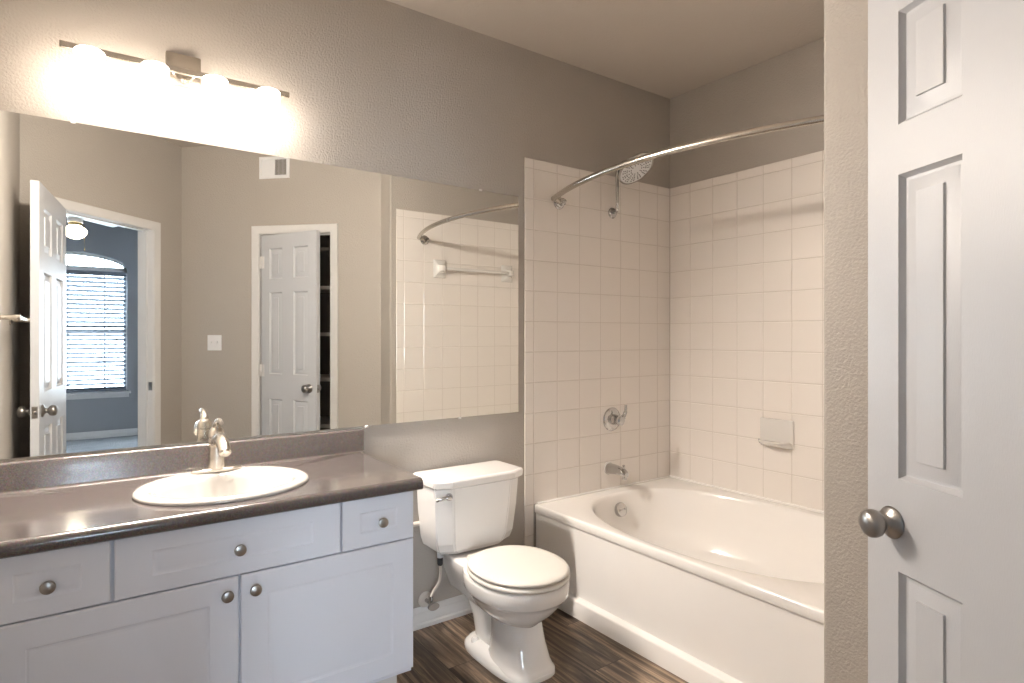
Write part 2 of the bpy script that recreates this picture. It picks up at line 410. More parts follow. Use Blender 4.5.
# ------------------------------------------------------------ six-panel doors
def door_leaf(W, zb, zt, t, pc, pr):
    bm = BM()
    xs = sorted({0, W, *[x for c in pc for x in c]}); zs = sorted({zb, zt, *[z for r_ in pr for z in r_]})
    prof = [(0, 0), (.003, .005), (.008, .011), (.012, .0115), (.015, .0105), (.040, .0055), (.0412, .0015)]
    for y, sg in ((0, -1), (-t, 1)):
        for a, c in zip(xs[:-1], xs[1:]):
            for d_, e_ in zip(zs[:-1], zs[1:]):
                if (a, c) in pc and (d_, e_) in pr:
                    rings = [[(a+o_, y+sg*h, d_+o_), (c-o_, y+sg*h, d_+o_), (c-o_, y+sg*h, e_-o_), (a+o_, y+sg*h, e_-o_)] for o_, h in prof]
                    loft(bm, rings, cap0=False)
                else:
                    bm.faces.new([bm.verts.new(p) for p in ((a, y, d_), (c, y, d_), (c, y, e_), (a, y, e_))])
    for x in (0, W): bm.faces.new([bm.verts.new(p) for p in ((x, 0, zb), (x, -t, zb), (x, -t, zt), (x, 0, zt))])
    for z_ in (zb, zt): bm.faces.new([bm.verts.new(p) for p in ((0, 0, z_), (W, 0, z_), (W, -t, z_), (0, -t, z_))])
    bmesh.ops.remove_doubles(bm, verts=bm.verts, dist=1e-5)
    return bm
def ball_knob(x, y, z, sg):
    bm = BM()
    lathe(bm, [(.0, 0), (.031, 0), (.032, .003), (.028, .008), (.017, .012), (.0125, .016), (.0115, .020), (.013, .024), (.020, .028), (.0258, .035), (.028, .043), (.027, .051), (.022, .0575), (.013, .0612), (0, .0622)], (x, y, z), (0, sg, 0), 32)
    return bm
I = .0254
PR = [(9*I, 32*I), (39.2*I, 62.8*I), (66.7*I, 75.5*I)]
def door(name, pin, rz, W, stile, pw, hinge_z, top=2.019):
    d = struct_empty(name, (*pin, 0), rz)
    pc = [(stile, stile+pw-.011), (W-stile-pw, W-stile)]
    obj('door_panel', door_leaf(W, -.008, top, .035, pc, PR), 'door', d, 30, local=True)
    for sg, y in ((1, 0), (-1, -.035)):
        obj('door_knob', ball_knob(W-.066, y, .905, sg), 'pewter', d, 40, local=True)
    b = BM(); box(b, W-.0005, W+.0012, -.029, -.006, .876, .933, .0004, 1); lathe(b, [(.008, 0), (.008, .007), (.005, .009)], (W, -.0175, .905), (1, 0, 0), 14)
    obj('latch_plate', b, 'pewter', d, 35, local=True)
    for hz in hinge_z:
        b = BM(); lathe(b, [(.006, -.045), (.0065, -.044), (.0065, .044), (.006, .045)], (-.003, .006, hz), (0, 0, 1), 14)
        box(b, .0, .03, -.0008, .0012, hz-.044, hz+.044)
        obj('hinge', b, 'white', d, 35, local=True)
    return d
a = math.radians(62.794)
door('door_1', (1.3496-.549*math.cos(a), -2.4188+.5933-.549*math.sin(a)), a, .549, 3.21*I, 5.62*I, (.20, 1.02, 1.82))
pin = wl(EO, EDIR, EN, ES0+.002, .012)
door('door_2', pin, math.radians(97.2), .755, .112, .205, (.20, 1.02, 1.82), 2.03)

# ------------------------------------------------------------ bedroom window
w1 = struct_empty('window_1', ((WX0+WX1)/2, BY-.07, WZ0))
b = BM(); y0, y1 = BY-.10, BY-.05; fr = .035
box(b, WX0, WX0+fr, y0, y1, WZ0, WZ1+.05); box(b, WX1-fr, WX1, y0, y1, WZ0, WZ1+.05); box(b, WX0, WX1, y0, y1, WZ0, WZ0+fr)
box(b, WX0, WX1, y0, y1, WZ1-.005, WZ1+.055); box(b, WX0, WX1, y0, y1+.005, 1.30, 1.36)
loft(b, [[(x, y0, z), (x, y1, z), (x, y1, z-fr), (x, y0, z-fr)] for x, z in top])
for x in (WX0+.22, (WX0+WX1)/2-.02, WX1-.24): box(b, x-.009, x+.009, y0+.01, y1-.01, WZ0, arch(x)-.02)
for z_ in (.93, 1.74): box(b, WX0, WX1, y0+.01, y1-.01, z_-.009, z_+.009)
obj('window_frame', b, 'white', w1)
b = BM(); box(b, WX0-.04, WX1+.04, BY-.05, BY+.05, WZ0-.028, WZ0, .006); box(b, WX0-.02, WX1+.02, BY, BY+.014, WZ0-.075, WZ0-.028, .003)
obj('window_sill', b, 'white', w1)
b = BM(); pts = [(WX0+.01, WZ0+.01), (WX1-.01, WZ0+.01)]+[(x, z-.01) for x, z in top[::-1]]
loft(b, [[(x, yy, z) for x, z in pts] for yy in (BY-.077, BY-.073)]); obj('window_pane', b, 'pane', w1, 0)
M['added_glow'] = glow_mat('added_daylight_glow', (.72, .85, 1.0), ADDED_DAY)  # emission for the added daylight panels
M['added_glow_dim'] = glow_mat('added_daylight_glow_dim', (.72, .85, 1.0), ADDED_DAY*.4)
for nm, wx in (('added_daylight_left', -1.55), ('added_daylight_right', 1.45)):  # unseen window-like panels, added to send more daylight through the doorway
    w = struct_empty(nm, (wx, BY, WZ0))
    b = BM(); h = .5
    for x0, x1, z0, z1 in ((wx-h-.06, wx-h, WZ0-.06, WZ1+.06), (wx+h, wx+h+.06, WZ0-.06, WZ1+.06), (wx-h-.06, wx+h+.06, WZ1, WZ1+.06), (wx-h-.08, wx+h+.08, WZ0-.06, WZ0)): box(b, x0, x1, BY, BY+.03, z0, z1, .003, 1)
    obj('window_frame', b, 'white', w)  # frame dressing the added panel as a window
    b = BM(); box(b, wx-h, wx+h, BY+.001, BY+.008, WZ0, WZ1); obj('added_glow_panel', b, 'added_glow' if wx < 0 else 'added_glow_dim', w, 0)  # glowing slab on the solid wall, no opening behind
bl = thing('window_blind', ((WX0+WX1)/2, BY-.015, WZ0), 'white horizontal slat blind hanging in the bright bedroom window seen through the doorway', 'window blind')
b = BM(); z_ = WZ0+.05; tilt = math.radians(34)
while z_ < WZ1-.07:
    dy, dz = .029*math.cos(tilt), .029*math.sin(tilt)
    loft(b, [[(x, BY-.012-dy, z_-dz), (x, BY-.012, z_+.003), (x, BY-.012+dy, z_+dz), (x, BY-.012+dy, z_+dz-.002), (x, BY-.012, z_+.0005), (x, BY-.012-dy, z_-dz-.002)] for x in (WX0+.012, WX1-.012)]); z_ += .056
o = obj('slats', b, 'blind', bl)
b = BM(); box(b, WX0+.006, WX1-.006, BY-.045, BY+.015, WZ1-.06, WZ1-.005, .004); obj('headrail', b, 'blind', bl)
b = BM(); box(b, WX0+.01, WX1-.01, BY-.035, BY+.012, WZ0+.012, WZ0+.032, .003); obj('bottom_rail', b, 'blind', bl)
for x in (WX0+.2, (WX0+WX1)/2, WX1-.2):
    b = BM(); box(b, x-.0015, x+.0015, BY+.013, BY+.015, WZ0+.03, WZ1-.05); obj('ladder_cord', b, 'blind', bl)
for x, z_ in ((WX1-.11, 1.25), (WX1-.125, 1.18)):
    b = BM(); tube(b, [(x, BY+.022, WZ1-.06), (x, BY+.024, z_)], .0015, 6); lathe(b, [(.002, .04), (.007, .0), (.004, -.002)], (x, BY+.024, z_-.03), (0, 0, 1), 10); obj('pull_cord', b, 'pewter', bl)

# ------------------------------------------------------------ bedroom ceiling fan
fx, fy = -.035, -5.0
fan = thing('ceiling_fan', (fx, fy, CZ), 'white ceiling fan with a lit glass globe seen through the bedroom doorway', 'ceiling fan')
b = BM(); lathe(b, [(.0, 0), (.075, 0), (.07, -.03), (.03, -.06), (.013, -.065), (.013, -.12), (0, -.12)], (fx, fy, CZ), (0, 0, 1)); obj('canopy', b, 'white', fan)
b = BM(); lathe(b, [(.0, 0), (.06, 0), (.12, -.03), (.125, -.10), (.09, -.14), (.065, -.15), (.065, -.20), (0, -.20)], (fx, fy, CZ-.115), (0, 0, 1)); obj('motor_housing', b, 'white', fan)
for k in range(5):
    an = 2*PI*k/5+.35; b = BM(); rot = Matrix.Translation((fx, fy, CZ-.235)) @ Matrix.Rotation(an, 4, 'Z') @ Matrix.Rotation(.2, 4, 'X')
    box(b, .10, .22, -.015, .015, -.003, .003, xf=rot); box(b, .19, .62, -.065, .065, -.004, .004, xf=rot)
    obj('blade', b, 'fanblade', fan)
b = BM(); lathe(b, [(.0, 0), (.055, 0), (.058, -.012), (.052, -.03), (0, -.03)], (fx, fy, CZ-.313), (0, 0, 1)); obj('light_fitter', b, 'brass', fan)
b = BM(); lathe(b, [(.0, 0), (.048, 0), (.055, -.015), (.088, -.032), (.10, -.055), (.095, -.085), (.07, -.115), (.035, -.135), (0, -.14)], (fx, fy, CZ-.34), (0, 0, 1)); obj('light_globe', b, 'globe', fan)
b = BM(); tube(b, [(fx+.075, fy+.02, CZ-.33), (fx+.077, fy+.02, CZ-.57)], .0018, 6); lathe(b, [(.003, .02), (.006, 0), (.003, -.01)], (fx+.077, fy+.02, CZ-.58), (0, 0, 1), 10); obj('pull_chain', b, 'brass', fan)

# ------------------------------------------------------------ mirror
mi = thing('wall_mirror_glass', (.76, 0, .8985), 'wide frameless mirror above the backsplash reflecting the doorway and closet door', 'mirror')
mi.name = 'frameless_mirror'; MW[mi.name] = MW['wall_mirror_glass']
b = BM(); box(b, XL+.012, 1.7718, -.006, -.0005, .8985, 1.969, mi=1)
b.faces.ensure_lookup_table()
for f in b.faces:
    if f.calc_center_median().y < -.0055: f.material_index = 0
obj('mirror_glass', b, ['mirror', 'mirror_edge'], mi, 0)
for x, z_ in ((-.017, 1.971), (1.549, 1.971), (1.434, .897), (.98, .897)):
    b = BM(); box(b, x-.007, x+.007, -.0105, -.0005, z_-.006, z_+.004, .002); obj('mirror_clip', b, 'clear', mi)

# ------------------------------------------------------------ vanity light
vl = thing('vanity_light', (.30, 0, 2.2), 'four-shade brushed nickel vanity light glowing on the wall above the mirror', 'wall light')
BY_ = -.105; BZ = 2.176
b = BM(); box(b, .243, .353, -.022, -.0005, 2.156, 2.268, .004, 2); obj('wall_plate', b, 'nickel', vl)
b = BM(); lathe(b, [(0, 0), (.008, 0), (.007, .006), (.004, .010), (0, .011)], (.298, -.022, 2.178), (0, -1, 0), 16); obj('plate_screw', b, 'nickel', vl)
b = BM(); box(b, -.051, .637, BY_-.006, BY_+.006, BZ-.010, BZ+.010, .002, 1); obj('cross_bar', b, 'nickel', vl)
for x in (.268, .328):
    b = BM(); tube(b, spline([(x, -.02, 2.196), (x, -.06, 2.192), (x, -.085, 2.184), (x, BY_, BZ)]), .006, 12); obj('support_arm', b, 'nickel', vl)
for x in (.026, .203, .384, .560):
    b = BM(); R_ = .040
    lathe(b, [(.012, 0), (R_-.004, 0), (R_, -.004), (R_, -.148), (R_-.003, -.148), (R_-.003, -.005), (.012, -.004)], (x, BY_-.004-R_*.2, BZ-.006), (0, 0, 1), 40, cap=False)
    sh = obj('glass_shade', b, 'shade', vl)
    b = BM(); lathe(b, [(0, .004), (.018, .004), (.020, .0), (.020, -.035), (0, -.035)], (x, BY_-.014, BZ-.008), (0, 0, 1), 20); obj('lamp_holder', b, 'nickel', sh)
    for an in (PI/2+.5, -PI/2-.3, .2):
        b = BM(); lathe(b, [(0, .006), (.0035, .005), (.0035, 0)], (x+R_*math.cos(an), BY_-.004-R_*.2+R_*math.sin(an), BZ-.022), (math.cos(an), math.sin(an), 0), 10)
        obj('thumb_screw', b, 'pewter', sh)
    l = bpy.data.lights.new('lamp', 'SPOT'); l.energy = LAMP_W; l.color = WARM; l.spot_size = math.radians(176); l.spot_blend = .5; l.shadow_soft_size = .035
    o = bpy.data.objects.new('lamp', l); link(o); o.parent = vl
    o.location = Vector((x, BY_-.022, BZ-.10))-Vector((.30, 0, 2.2))
    o.rotation_euler = Vector((.10, -1, -.75)).to_track_quat('-Z', 'Y').to_euler()

# ------------------------------------------------------------ vanity cabinet
CX0, CX1, CF = XL+.003, .925, -.537
va = thing('vanity_cabinet', (.33, -.27, FZ), 'white two-door vanity cabinet with three drawer fronts under the speckled counter', 'cabinet')
b = BM(); yb_ = -.001
prism(b, [(CX0, yb_), (CX0, CF), (CX1, CF), (CX1, yb_), (CX1-.018, yb_), (CX1-.018, CF+.018), (CX0+.018, CF+.018), (CX0+.018, yb_)], .13, .756); box(b, CX0+.01, CX1-.01, CF+.01, yb_-.001, .13, .15)
obj('carcass', b, 'cab', va)
b = BM(); box(b, CX0, CX1-.028, CF+.055, -.02, FZ, .13); obj('toe_kick', b, 'kick', va)
def front(x0, x1, z0, z1, mx, mz):
    bm = BM(); y = CF-.0005; t = .018
    prof = [(0, 0, .0), (0, 0, t-.003), (.003, .003, t)]+[(mx+q, mz+q, t-h) for q, h in ((0, 0), (.004, .0022), (.009, .0026), (.016, .0008), (.02, .0004))]
    loft(bm, [[(x0+o_, y-h, z0+q_), (x1-o_, y-h, z0+q_), (x1-o_, y-h, z1-q_), (x0+o_, y-h, z1-q_)] for o_, q_, h in prof])
    return bm
def cab_knob(x, z_):
    bm = BM(); lathe(bm, [(0, 0), (.007, 0), (.006, .010), (.009, .014), (.0145, .017), (.0165, .021), (.0155, .026), (.010, .0285), (0, .029)], (x, CF-.0185, z_), (0, -1, 0), 24); return bm
for x0, x1 in ((-.19, .065), (.073, .671), (.676, CX1)):
    o = obj('drawer', front(x0, x1, .591, .751, .060 if x1-x0 < .4 else .085, .046), 'cab', va, 25)
    obj('knob', cab_knob((x0+x1)/2+(.006 if x0 > .6 else 0), .667), 'pewter', o, 40)
for x0, x1, kx in ((-.18, .3715, .339), (.3775, CX1, .414)):
    o = obj('cabinet_door', front(x0, x1, .148, .587, .074, .066), 'cab', va, 25)
    obj('knob', cab_knob(kx, .543), 'pewter', o, 40)
# ------------------------------------------------------------ countertop
ct = thing('countertop', (.33, -.3, .757), 'dark speckled laminate countertop with rolled front edge and backsplash', 'countertop')
SX, SY, SA, SBF, SBB = .382, -.31, .256, .225, .235
def counter():
    bm = BM(); x0, x1, yb, yf, zt, zb = XL+.002, .945, -.0005, -.588, .795, .757
    # front rolled edge profile swept along x
    prof = [(yf+.03, zb), (yf+.006, zb), (yf, zb+.006), (yf, zt-.016), (yf+.0025, zt-.008), (yf+.009, zt-.002), (yf+.018, zt)]
    # top with an oval hole
    N = 64; oval = superell(SX, SY, SA-.02, SBF-.02, SBB-.02, 2.0, N, zt)
    angs = []
    rect = []
    X0, X1, Y0, Y1 = x0, x1, yf+.018, yb
    cs = [math.atan2(Y-SY, X-SX) % (2*PI) for X, Y in ((X1, Y1), (X0, Y1), (X0, Y0), (X1, Y0))]
    for k in range(N):
        th = math.atan2(oval[k][1]-SY, oval[k][0]-SX)
        c, s = math.cos(th), math.sin(th)
        t = min([(X1-SX)/c if c > 1e-9 else 1e9, (X0-SX)/c if c < -1e-9 else 1e9, (Y1-SY)/s if s > 1e-9 else 1e9, (Y0-SY)/s if s < -1e-9 else 1e9])
        rect.append([SX+c*t, SY+s*t, zt, th % (2*PI)])
    for ca, (X, Y) in zip(cs, ((X1, Y1), (X0, Y1), (X0, Y0), (X1, Y0))):
        i = min(range(N), key=lambda q: abs((rect[q][3]-ca+PI) % (2*PI)-PI)); rect[i][0], rect[i][1] = X, Y
    loft(bm, [[(p[0], p[1], zt) for p in rect], oval, [(x, y, zb) for x, y, z_ in oval]], cap0=False, cap1=False)
    loft(bm, [[(x, y, z_) for y, z_ in prof] for x in (x0, x1)], closed=False, cap0=False, cap1=False)
    # underside and right end, left end
    for x in (x0, x1): bm.faces.new([bm.verts.new((x, y, z_)) for y, z_ in prof+[(yb, zt), (yb, zb)]])
    bmesh.ops.remove_doubles(bm, verts=bm.verts, dist=1e-5)
    return bm
obj('worktop', counter(), 'counter', ct, 50)
b = BM(); yb = -.0008
prof = [(yb, .795), (-.0255, .795), (-.022, .7985), (-.0205, .803), (-.0205, .880), (-.018, .886), (-.013, .889), (yb, .889)]
loft(b, [[(x, y, z_) for y, z_ in prof] for x in (XL+.002, .962)]); obj('backsplash', b, 'counter', ct, 50)

# ------------------------------------------------------------ sink and faucet
sk = thing('sink_basin', (SX, SY, .795), 'white oval drop-in sink set in the speckled counter', 'sink')
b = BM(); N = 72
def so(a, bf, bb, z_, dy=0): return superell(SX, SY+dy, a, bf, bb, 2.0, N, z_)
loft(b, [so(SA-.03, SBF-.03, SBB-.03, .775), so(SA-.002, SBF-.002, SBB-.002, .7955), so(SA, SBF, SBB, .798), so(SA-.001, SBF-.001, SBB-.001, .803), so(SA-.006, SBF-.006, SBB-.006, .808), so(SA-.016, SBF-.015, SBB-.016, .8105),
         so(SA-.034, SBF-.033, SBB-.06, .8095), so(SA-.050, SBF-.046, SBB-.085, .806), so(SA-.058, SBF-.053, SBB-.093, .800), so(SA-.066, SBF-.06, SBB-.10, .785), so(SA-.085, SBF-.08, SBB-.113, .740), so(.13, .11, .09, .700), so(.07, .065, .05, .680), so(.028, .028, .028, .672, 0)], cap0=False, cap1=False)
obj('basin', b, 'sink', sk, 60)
b = BM(); lathe(b, [(0, .006), (.012, .006), (.020, .004), (.030, .0015), (.031, 0), (.027, -.004), (.022, -.02), (0, -.02)], (SX, SY, .672), (0, 0, 1)); obj('drain', b, 'chrome', sk)

fa = thing('sink_faucet', (.386, -.128, .81), 'brushed nickel single-lever faucet at the back of the oval sink', 'faucet')
FX, FY, F0 = .386, -.128, .8112
b = BM(); loft(b, [superell(FX, FY, .079, .025, .025, 3, 40, F0), superell(FX, FY, .079, .025, .025, 3, 40, F0+.006), superell(FX, FY, .076, .022, .022, 3, 40, F0+.010), superell(FX, FY, .03, .02, .02, 3, 40, F0+.012)]); obj('base_plate', b, 'nickel', fa)
b = BM(); lathe(b, [(0, .008), (.0285, .008), (.029, .02), (.0275, .05), (.026, .08), (.0255, .108), (.022, .116), (0, .117)], (FX, FY, F0), (0, 0, 1)); obj('body', b, 'nickel', fa)
b = BM(); sp = spline([(FX, FY+.004, F0+.088), (FX, FY-.030, F0+.112), (FX, FY-.075, F0+.120), (FX, FY-.120, F0+.108), (FX, FY-.150, F0+.084)])
tube(b, sp, [.0225-.004*i/32 for i in range(33)], 20); d_ = sp[-1]-sp[-2]; lathe(b, [(.0155, -.001), (.0155, .004), (.012, .006), (0, .006)], sp[-1], d_, 20); obj('spout', b, 'nickel', fa)
b = BM(); lathe(b, [(0, .114), (.025, .115), (.0255, .122), (.0235, .136), (.018, .148), (.010, .154), (0, .155)], (FX, FY, F0), (0, 0, 1))
hp = spline([(FX, FY+.002, F0+.138), (FX, FY-.004, F0+.156), (FX, FY-.028, F0+.172), (FX, FY-.062, F0+.178), (FX, FY-.090, F0+.174)])
tube(b, hp, [.017-.0105*i/32 for i in range(33)], 16)
obj('lever_handle', b, 'nickel', fa)

# ------------------------------------------------------------ toilet
TX = 1.407
to = thing('toilet', (TX, -.35, FZ), 'white two-piece toilet with closed lid between vanity and bathtub', 'toilet')
def tank_ring(z_, xw, yf, ych, ins, yb=-.032, cb=.012):
    # octagon-like outline: flat centre, slanted front facets
    return [(TX-xw, ych-.006, z_), (TX-ins, yf, z_), (TX+ins, yf, z_), (TX+xw, ych-.006, z_), (TX+xw, yb-cb, z_), (TX+xw-cb, yb, z_), (TX-xw+cb, yb, z_), (TX-xw, yb-cb, z_)]
def subd_round(rings_bm): return rings_bm
b = BM()
loft(b, [tank_ring(.347, .150, -.195, -.165, .095), tank_ring(.352, .165, -.206, -.170, .105), tank_ring(.368, .185, -.218, -.180, .120), tank_ring(.40, .196, -.228, -.188, .130), tank_ring(.52, .207, -.240, -.197, .140), tank_ring(.648, .216, -.250, -.205, .147)])
bmesh.ops.bevel(b, geom=[e_ for e_ in b.edges if abs((e_.verts[0].co-e_.verts[1].co).normalized().z) > .5], offset=.006, segments=2, affect='EDGES')
obj('tank', b, 'porc', to, 14)
b = BM()
loft(b, [tank_ring(.640, .219, -.252, -.216, .154, -.028), tank_ring(.648, .226, -.262, -.224, .158, -.024), tank_ring(.672, .228, -.264, -.226, .158, -.022), tank_ring(.678, .225, -.261, -.223, .156, -.024), tank_ring(.681, .218, -.253, -.216, .152, -.03)])
bmesh.ops.bevel(b, geom=[e_ for e_ in b.edges if abs((e_.verts[0].co-e_.verts[1].co).normalized().z) > .5], offset=.006, segments=2, affect='EDGES')
obj('tank_lid', b, 'porc', to, 12)
b = BM(); lathe(b, [(0, -.01), (.015, -.01), (.015, .010), (.012, .016), (0, .018)], (TX-.163, -.240, .610), (-.42, -1, 0), 18)
tube(b, spline([(TX-.163, -.257, .610), (TX-.185, -.254, .611), (TX-.208, -.246, .606), (TX-.222, -.238, .601)]), [.010]*8+[.008]*9+[.007]*8, 12); obj('flush_lever', b, 'chrome', to)
# bowl with pedestal
b = BM(); N = 56
def br_(z_, cy, hw, f, bk, n=2.2, nb=2.3): return superell(TX, cy, hw, cy-f, bk-cy, n, N, z_, nb)
loft(b, [br_(.155, -.46, .070, -.585, -.345), br_(.17, -.46, .088, -.60, -.33), br_(.19, -.46, .112, -.625, -.31), br_(.22, -.47, .142, -.66, -.29), br_(.255, -.48, .164, -.688, -.27), br_(.272, -.485, .172, -.697, -.26), br_(.276, -.485, .180, -.706, -.255), br_(.283, -.485, .1835, -.711, -.25), br_(.325, -.485, .1855, -.715, -.245), br_(.336, -.485, .182, -.711, -.247), br_(.339, -.485, .175, -.703, -.255), br_(.339, -.485, .12, -.64, -.31)])
# rear deck that carries the tank
def deck(z_, k, ins=0):
    w0, w1, w2 = .104*k-ins, .134*k-ins, .130*k-ins
    P = [(-w2, -.37), (-w2-.004, -.31), (-w1, -.245), (-w1+.012, -.15), (-w0, -.06-ins), (w0, -.06-ins), (w1-.012, -.15), (w1, -.245), (w2+.004, -.31), (w2, -.37)]
    return [(TX+x, y, z_) for x, y in P]
loft(b, [deck(.16, .50), deck(.20, .66), deck(.25, .83), deck(.29, .95), deck(.308, .985), deck(.330, 1.0), deck(.337, .985), deck(.340, .94)])
# front pedestal column, flared at the floor
loft(b, [br_(FZ, -.50, .108, -.648, -.36, 3.6), br_(.0, -.50, .107, -.646, -.36, 3.6), br_(.008, -.50, .102, -.638, -.36, 3.4), br_(.03, -.50, .096, -.628, -.37, 3.2), br_(.09, -.495, .087, -.608, -.375, 3.0), br_(.15, -.49, .083, -.594, -.37, 2.8), br_(.185, -.48, .085, -.592, -.35, 2.6), br_(.21, -.47, .09, -.60, -.33)])
# trapway
loft(b, [br_(FZ, -.33, .060, -.50, -.225, 2.5), br_(.03, -.33, .058, -.50, -.225, 2.5), br_(.10, -.31, .058, -.48, -.20, 2.5), br_(.18, -.27, .066, -.45, -.13, 2.5), br_(.25, -.24, .085, -.43, -.09, 3)])
# foot
loft(b, [br_(FZ, -.42, .119, -.650, -.205, 3.4, 3), br_(FZ+.014, -.42, .119, -.650, -.205, 3.4, 3), br_(FZ+.020, -.42, .113, -.644, -.212, 3.4, 3), br_(FZ+.034, -.42, .098, -.60, -.225, 3.2, 3), br_(FZ+.040, -.42, .085, -.56, -.24, 3, 3)])
obj('bowl', b, 'porc', to, 50)
for sx in (-.078, .078):
    b = BM(); lathe(b, [(.015, 0), (.0155, .004), (.014, .014), (.009, .020), (0, .022)], (TX+sx, -.305, .012), (0, 0, 1), 20); obj('bolt_cap', b, 'porc', to)
def seat_ring(z_, ins, bk=-.292): return superell(TX, -.50, .190-ins, .220-ins, (bk+.50)-ins*.5, 2.05, 72, z_, 2.25)
b = BM(); loft(b, [seat_ring(.341, .012), seat_ring(.343, .004), seat_ring(.350, .0), seat_ring(.357, .002), seat_ring(.361, .010), seat_ring(.3615, .06)]); obj('seat', b, 'seat', to, 60)
b = BM(); loft(b, [seat_ring(.3645, .014), seat_ring(.3665, .006), seat_ring(.3715, .002), seat_ring(.377, .004), seat_ring(.381, .012), seat_ring(.3825, .035), seat_ring(.3835, .09)]); obj('seat_lid', b, 'seat', to, 60)
for sx in (-.075, .075):
    b = BM(); box(b, TX+sx-.022, TX+sx+.022, -.302, -.270, .3395, .366, .006, 2); obj('seat_hinge', b, 'seat', to)
# water supply
ws = thing('water_supply_valve', (1.258, 0, .10), 'small shut-off valve on the wall feeding the toilet tank', 'valve')
VX, VZ = 1.257, .098
b = BM(); lathe(b, [(0, .001), (.034, .001), (.034, .004), (.028, .010), (.016, .014), (0, .014)], (VX, 0, VZ), (0, -1, 0)); obj('wall_flange', b, 'hose', ws)
b = BM(); tube(b, [(VX, -.012, VZ), (VX, -.075, VZ)], .009, 14); tube(b, [(VX, -.055, VZ-.005), (VX, -.055, VZ+.032)], .010, 14); obj('valve_body', b, 'chrome', ws)
b = BM(); loft(b, [[(VX+.026*math.cos(t)*(1), -.075-d_, VZ-.004+.016*math.sin(t)) for t in [2*PI*k/24 for k in range(24)]] for d_ in (0, .006, .012)]); obj('oval_handle', b, 'pewter', ws)
b = BM(); tube(b, spline([(VX, -.055, VZ+.028), (VX+.012, -.056, VZ+.05), (VX+.034, -.068, VZ+.09), (VX+.032, -.085, VZ+.14), (VX+.022, -.10, VZ+.185)]), .0065, 12); obj('supply_hose', b, 'hose', ws)
b = BM(); lathe(b, [(.009, 0), (.0125, .006), (.0125, .03), (.010, .034)], (VX+.022, -.10, VZ+.178), (-.04, -.06, 1), 12); obj('hose_nut', b, 'rubber', ws)
b = BM(); lathe(b, [(.012, 0), (.014, .002), (.014, .037), (0, .039)], (VX+.022, -.10, VZ+.212), (0, 0, 1), 14); obj('tank_fitting', b, 'plastic', ws)
# toilet paper holder on the wall between cabinet and tank
tp = thing('toilet_paper_holder', (1.14, 0, .47), 'toilet paper holder on the wall half hidden behind the toilet tank', 'paper holder')
for x in (1.06, 1.235):
    b = BM(); box(b, x-.012, x+.012, -.012, -.0005, .440, .488, .003); box(b, x-.007, x+.007, -.040, -.01, .444, .462, .004); obj('post', b, 'nickel', tp)
b = BM(); lathe(b, [(.004, 0), (.009, .006), (.009, .08), (.0105, .082), (.0105, .158), (.004, .165)], (1.065, -.028, .452), (1, 0, 0), 18); obj('roller', b, 'hose', tp)

# ------------------------------------------------------------ bathtub
TZ = .4227; TFX = 1.8731
tu = thing('bathtub', (2.4, -.76, FZ), 'white alcove bathtub with oval basin below the tiled walls', 'bathtub')
OX, OY, OA, OB, ON = 2.385, -.775, .472, .695, 2.35
def tubmesh():
    bm = BM(); N = 96
    def ov(k, z_, dx=0, dy=0):
        return [(OX+dx+OA*k[0]*math.copysign(abs(math.cos(t))**(2/ON), math.cos(t)), OY+dy+OB*k[1]*math.copysign(abs(math.sin(t))**(2/ON), math.sin(t)), z_) for t in [2*PI*i/N for i in range(N)]]
    X0, X1, Y0, Y1 = TFX+.012, XB-.007, YT+.007, -.007
    o0 = ov((1, 1), TZ); rect = []
    for x, y, z_ in o0:
        th = math.atan2(y-OY, x-OX); c, s = math.cos(th), math.sin(th)
        t = min([(X1-OX)/c if c > 1e-9 else 1e9, (X0-OX)/c if c < -1e-9 else 1e9, (Y1-OY)/s if s > 1e-9 else 1e9, (Y0-OY)/s if s < -1e-9 else 1e9])
        rect.append([OX+c*t, OY+s*t, TZ, th % (2*PI)])
    for X, Y in ((X1, Y1), (X0, Y1), (X0, Y0), (X1, Y0)):
        ca = math.atan2(Y-OY, X-OX) % (2*PI); i = min(range(N), key=lambda q: abs((rect[q][3]-ca+PI) % (2*PI)-PI)); rect[i][0], rect[i][1] = X, Y
    loft(bm, [[tuple(p[:3]) for p in rect], ov((1.0, 1.0), TZ), ov((.990, .992), TZ-.002), ov((.978, .983), TZ-.009), ov((.968, .976), TZ-.022), ov((.945, .962), TZ-.08), ov((.90, .93), TZ-.20), ov((.85, .885), TZ-.29), ov((.78, .82), TZ-.33), ov((.66, .70), TZ-.348), ov((.3, .3), TZ-.352)], cap0=False)
    # rolled front lip and left edge band
    lip = [(TFX+.012, TZ), (TFX+.005, TZ-.001), (TFX+.0012, TZ-.004), (TFX, TZ-.008), (TFX, TZ-.036), (TFX+.002, TZ-.040), (TFX+.012, TZ-.041)]
    loft(bm, [[(x, y, z_) for x, z_ in lip] for y in (-.007, YT+.007)], closed=False, cap0=False, cap1=False)
    # raised tile flange bead along the three walls
    h = .012
    box(bm, X1-.010, X1, Y0, Y1, TZ-.002, TZ+h, .004, 2); box(bm, X0, X1, Y1-.010, Y1, TZ-.002, TZ+h*.8, .004, 2); box(bm, X0, X1, Y0, Y0+.010, TZ-.002, TZ+h*.8, .004, 2)
    return bm
obj('tub_shell', tubmesh(), 'tub', tu, 50)
b = BM()
AP = [(TFX+.014, TZ-.040), (TFX+.009, TZ-.043), (TFX+.009, .066), (TFX+.006, .0625), (TFX-.014, .0585), (TFX-.018, .056), (TFX-.020, .051), (TFX-.022, FZ), (TFX+.03, FZ), (TFX+.03, TZ-.04)]
loft(b, [[(x, y, z_) for x, z_ in AP] for y in (-.007, YT+.007)]); obj('apron', b, 'tub', tu, 40)
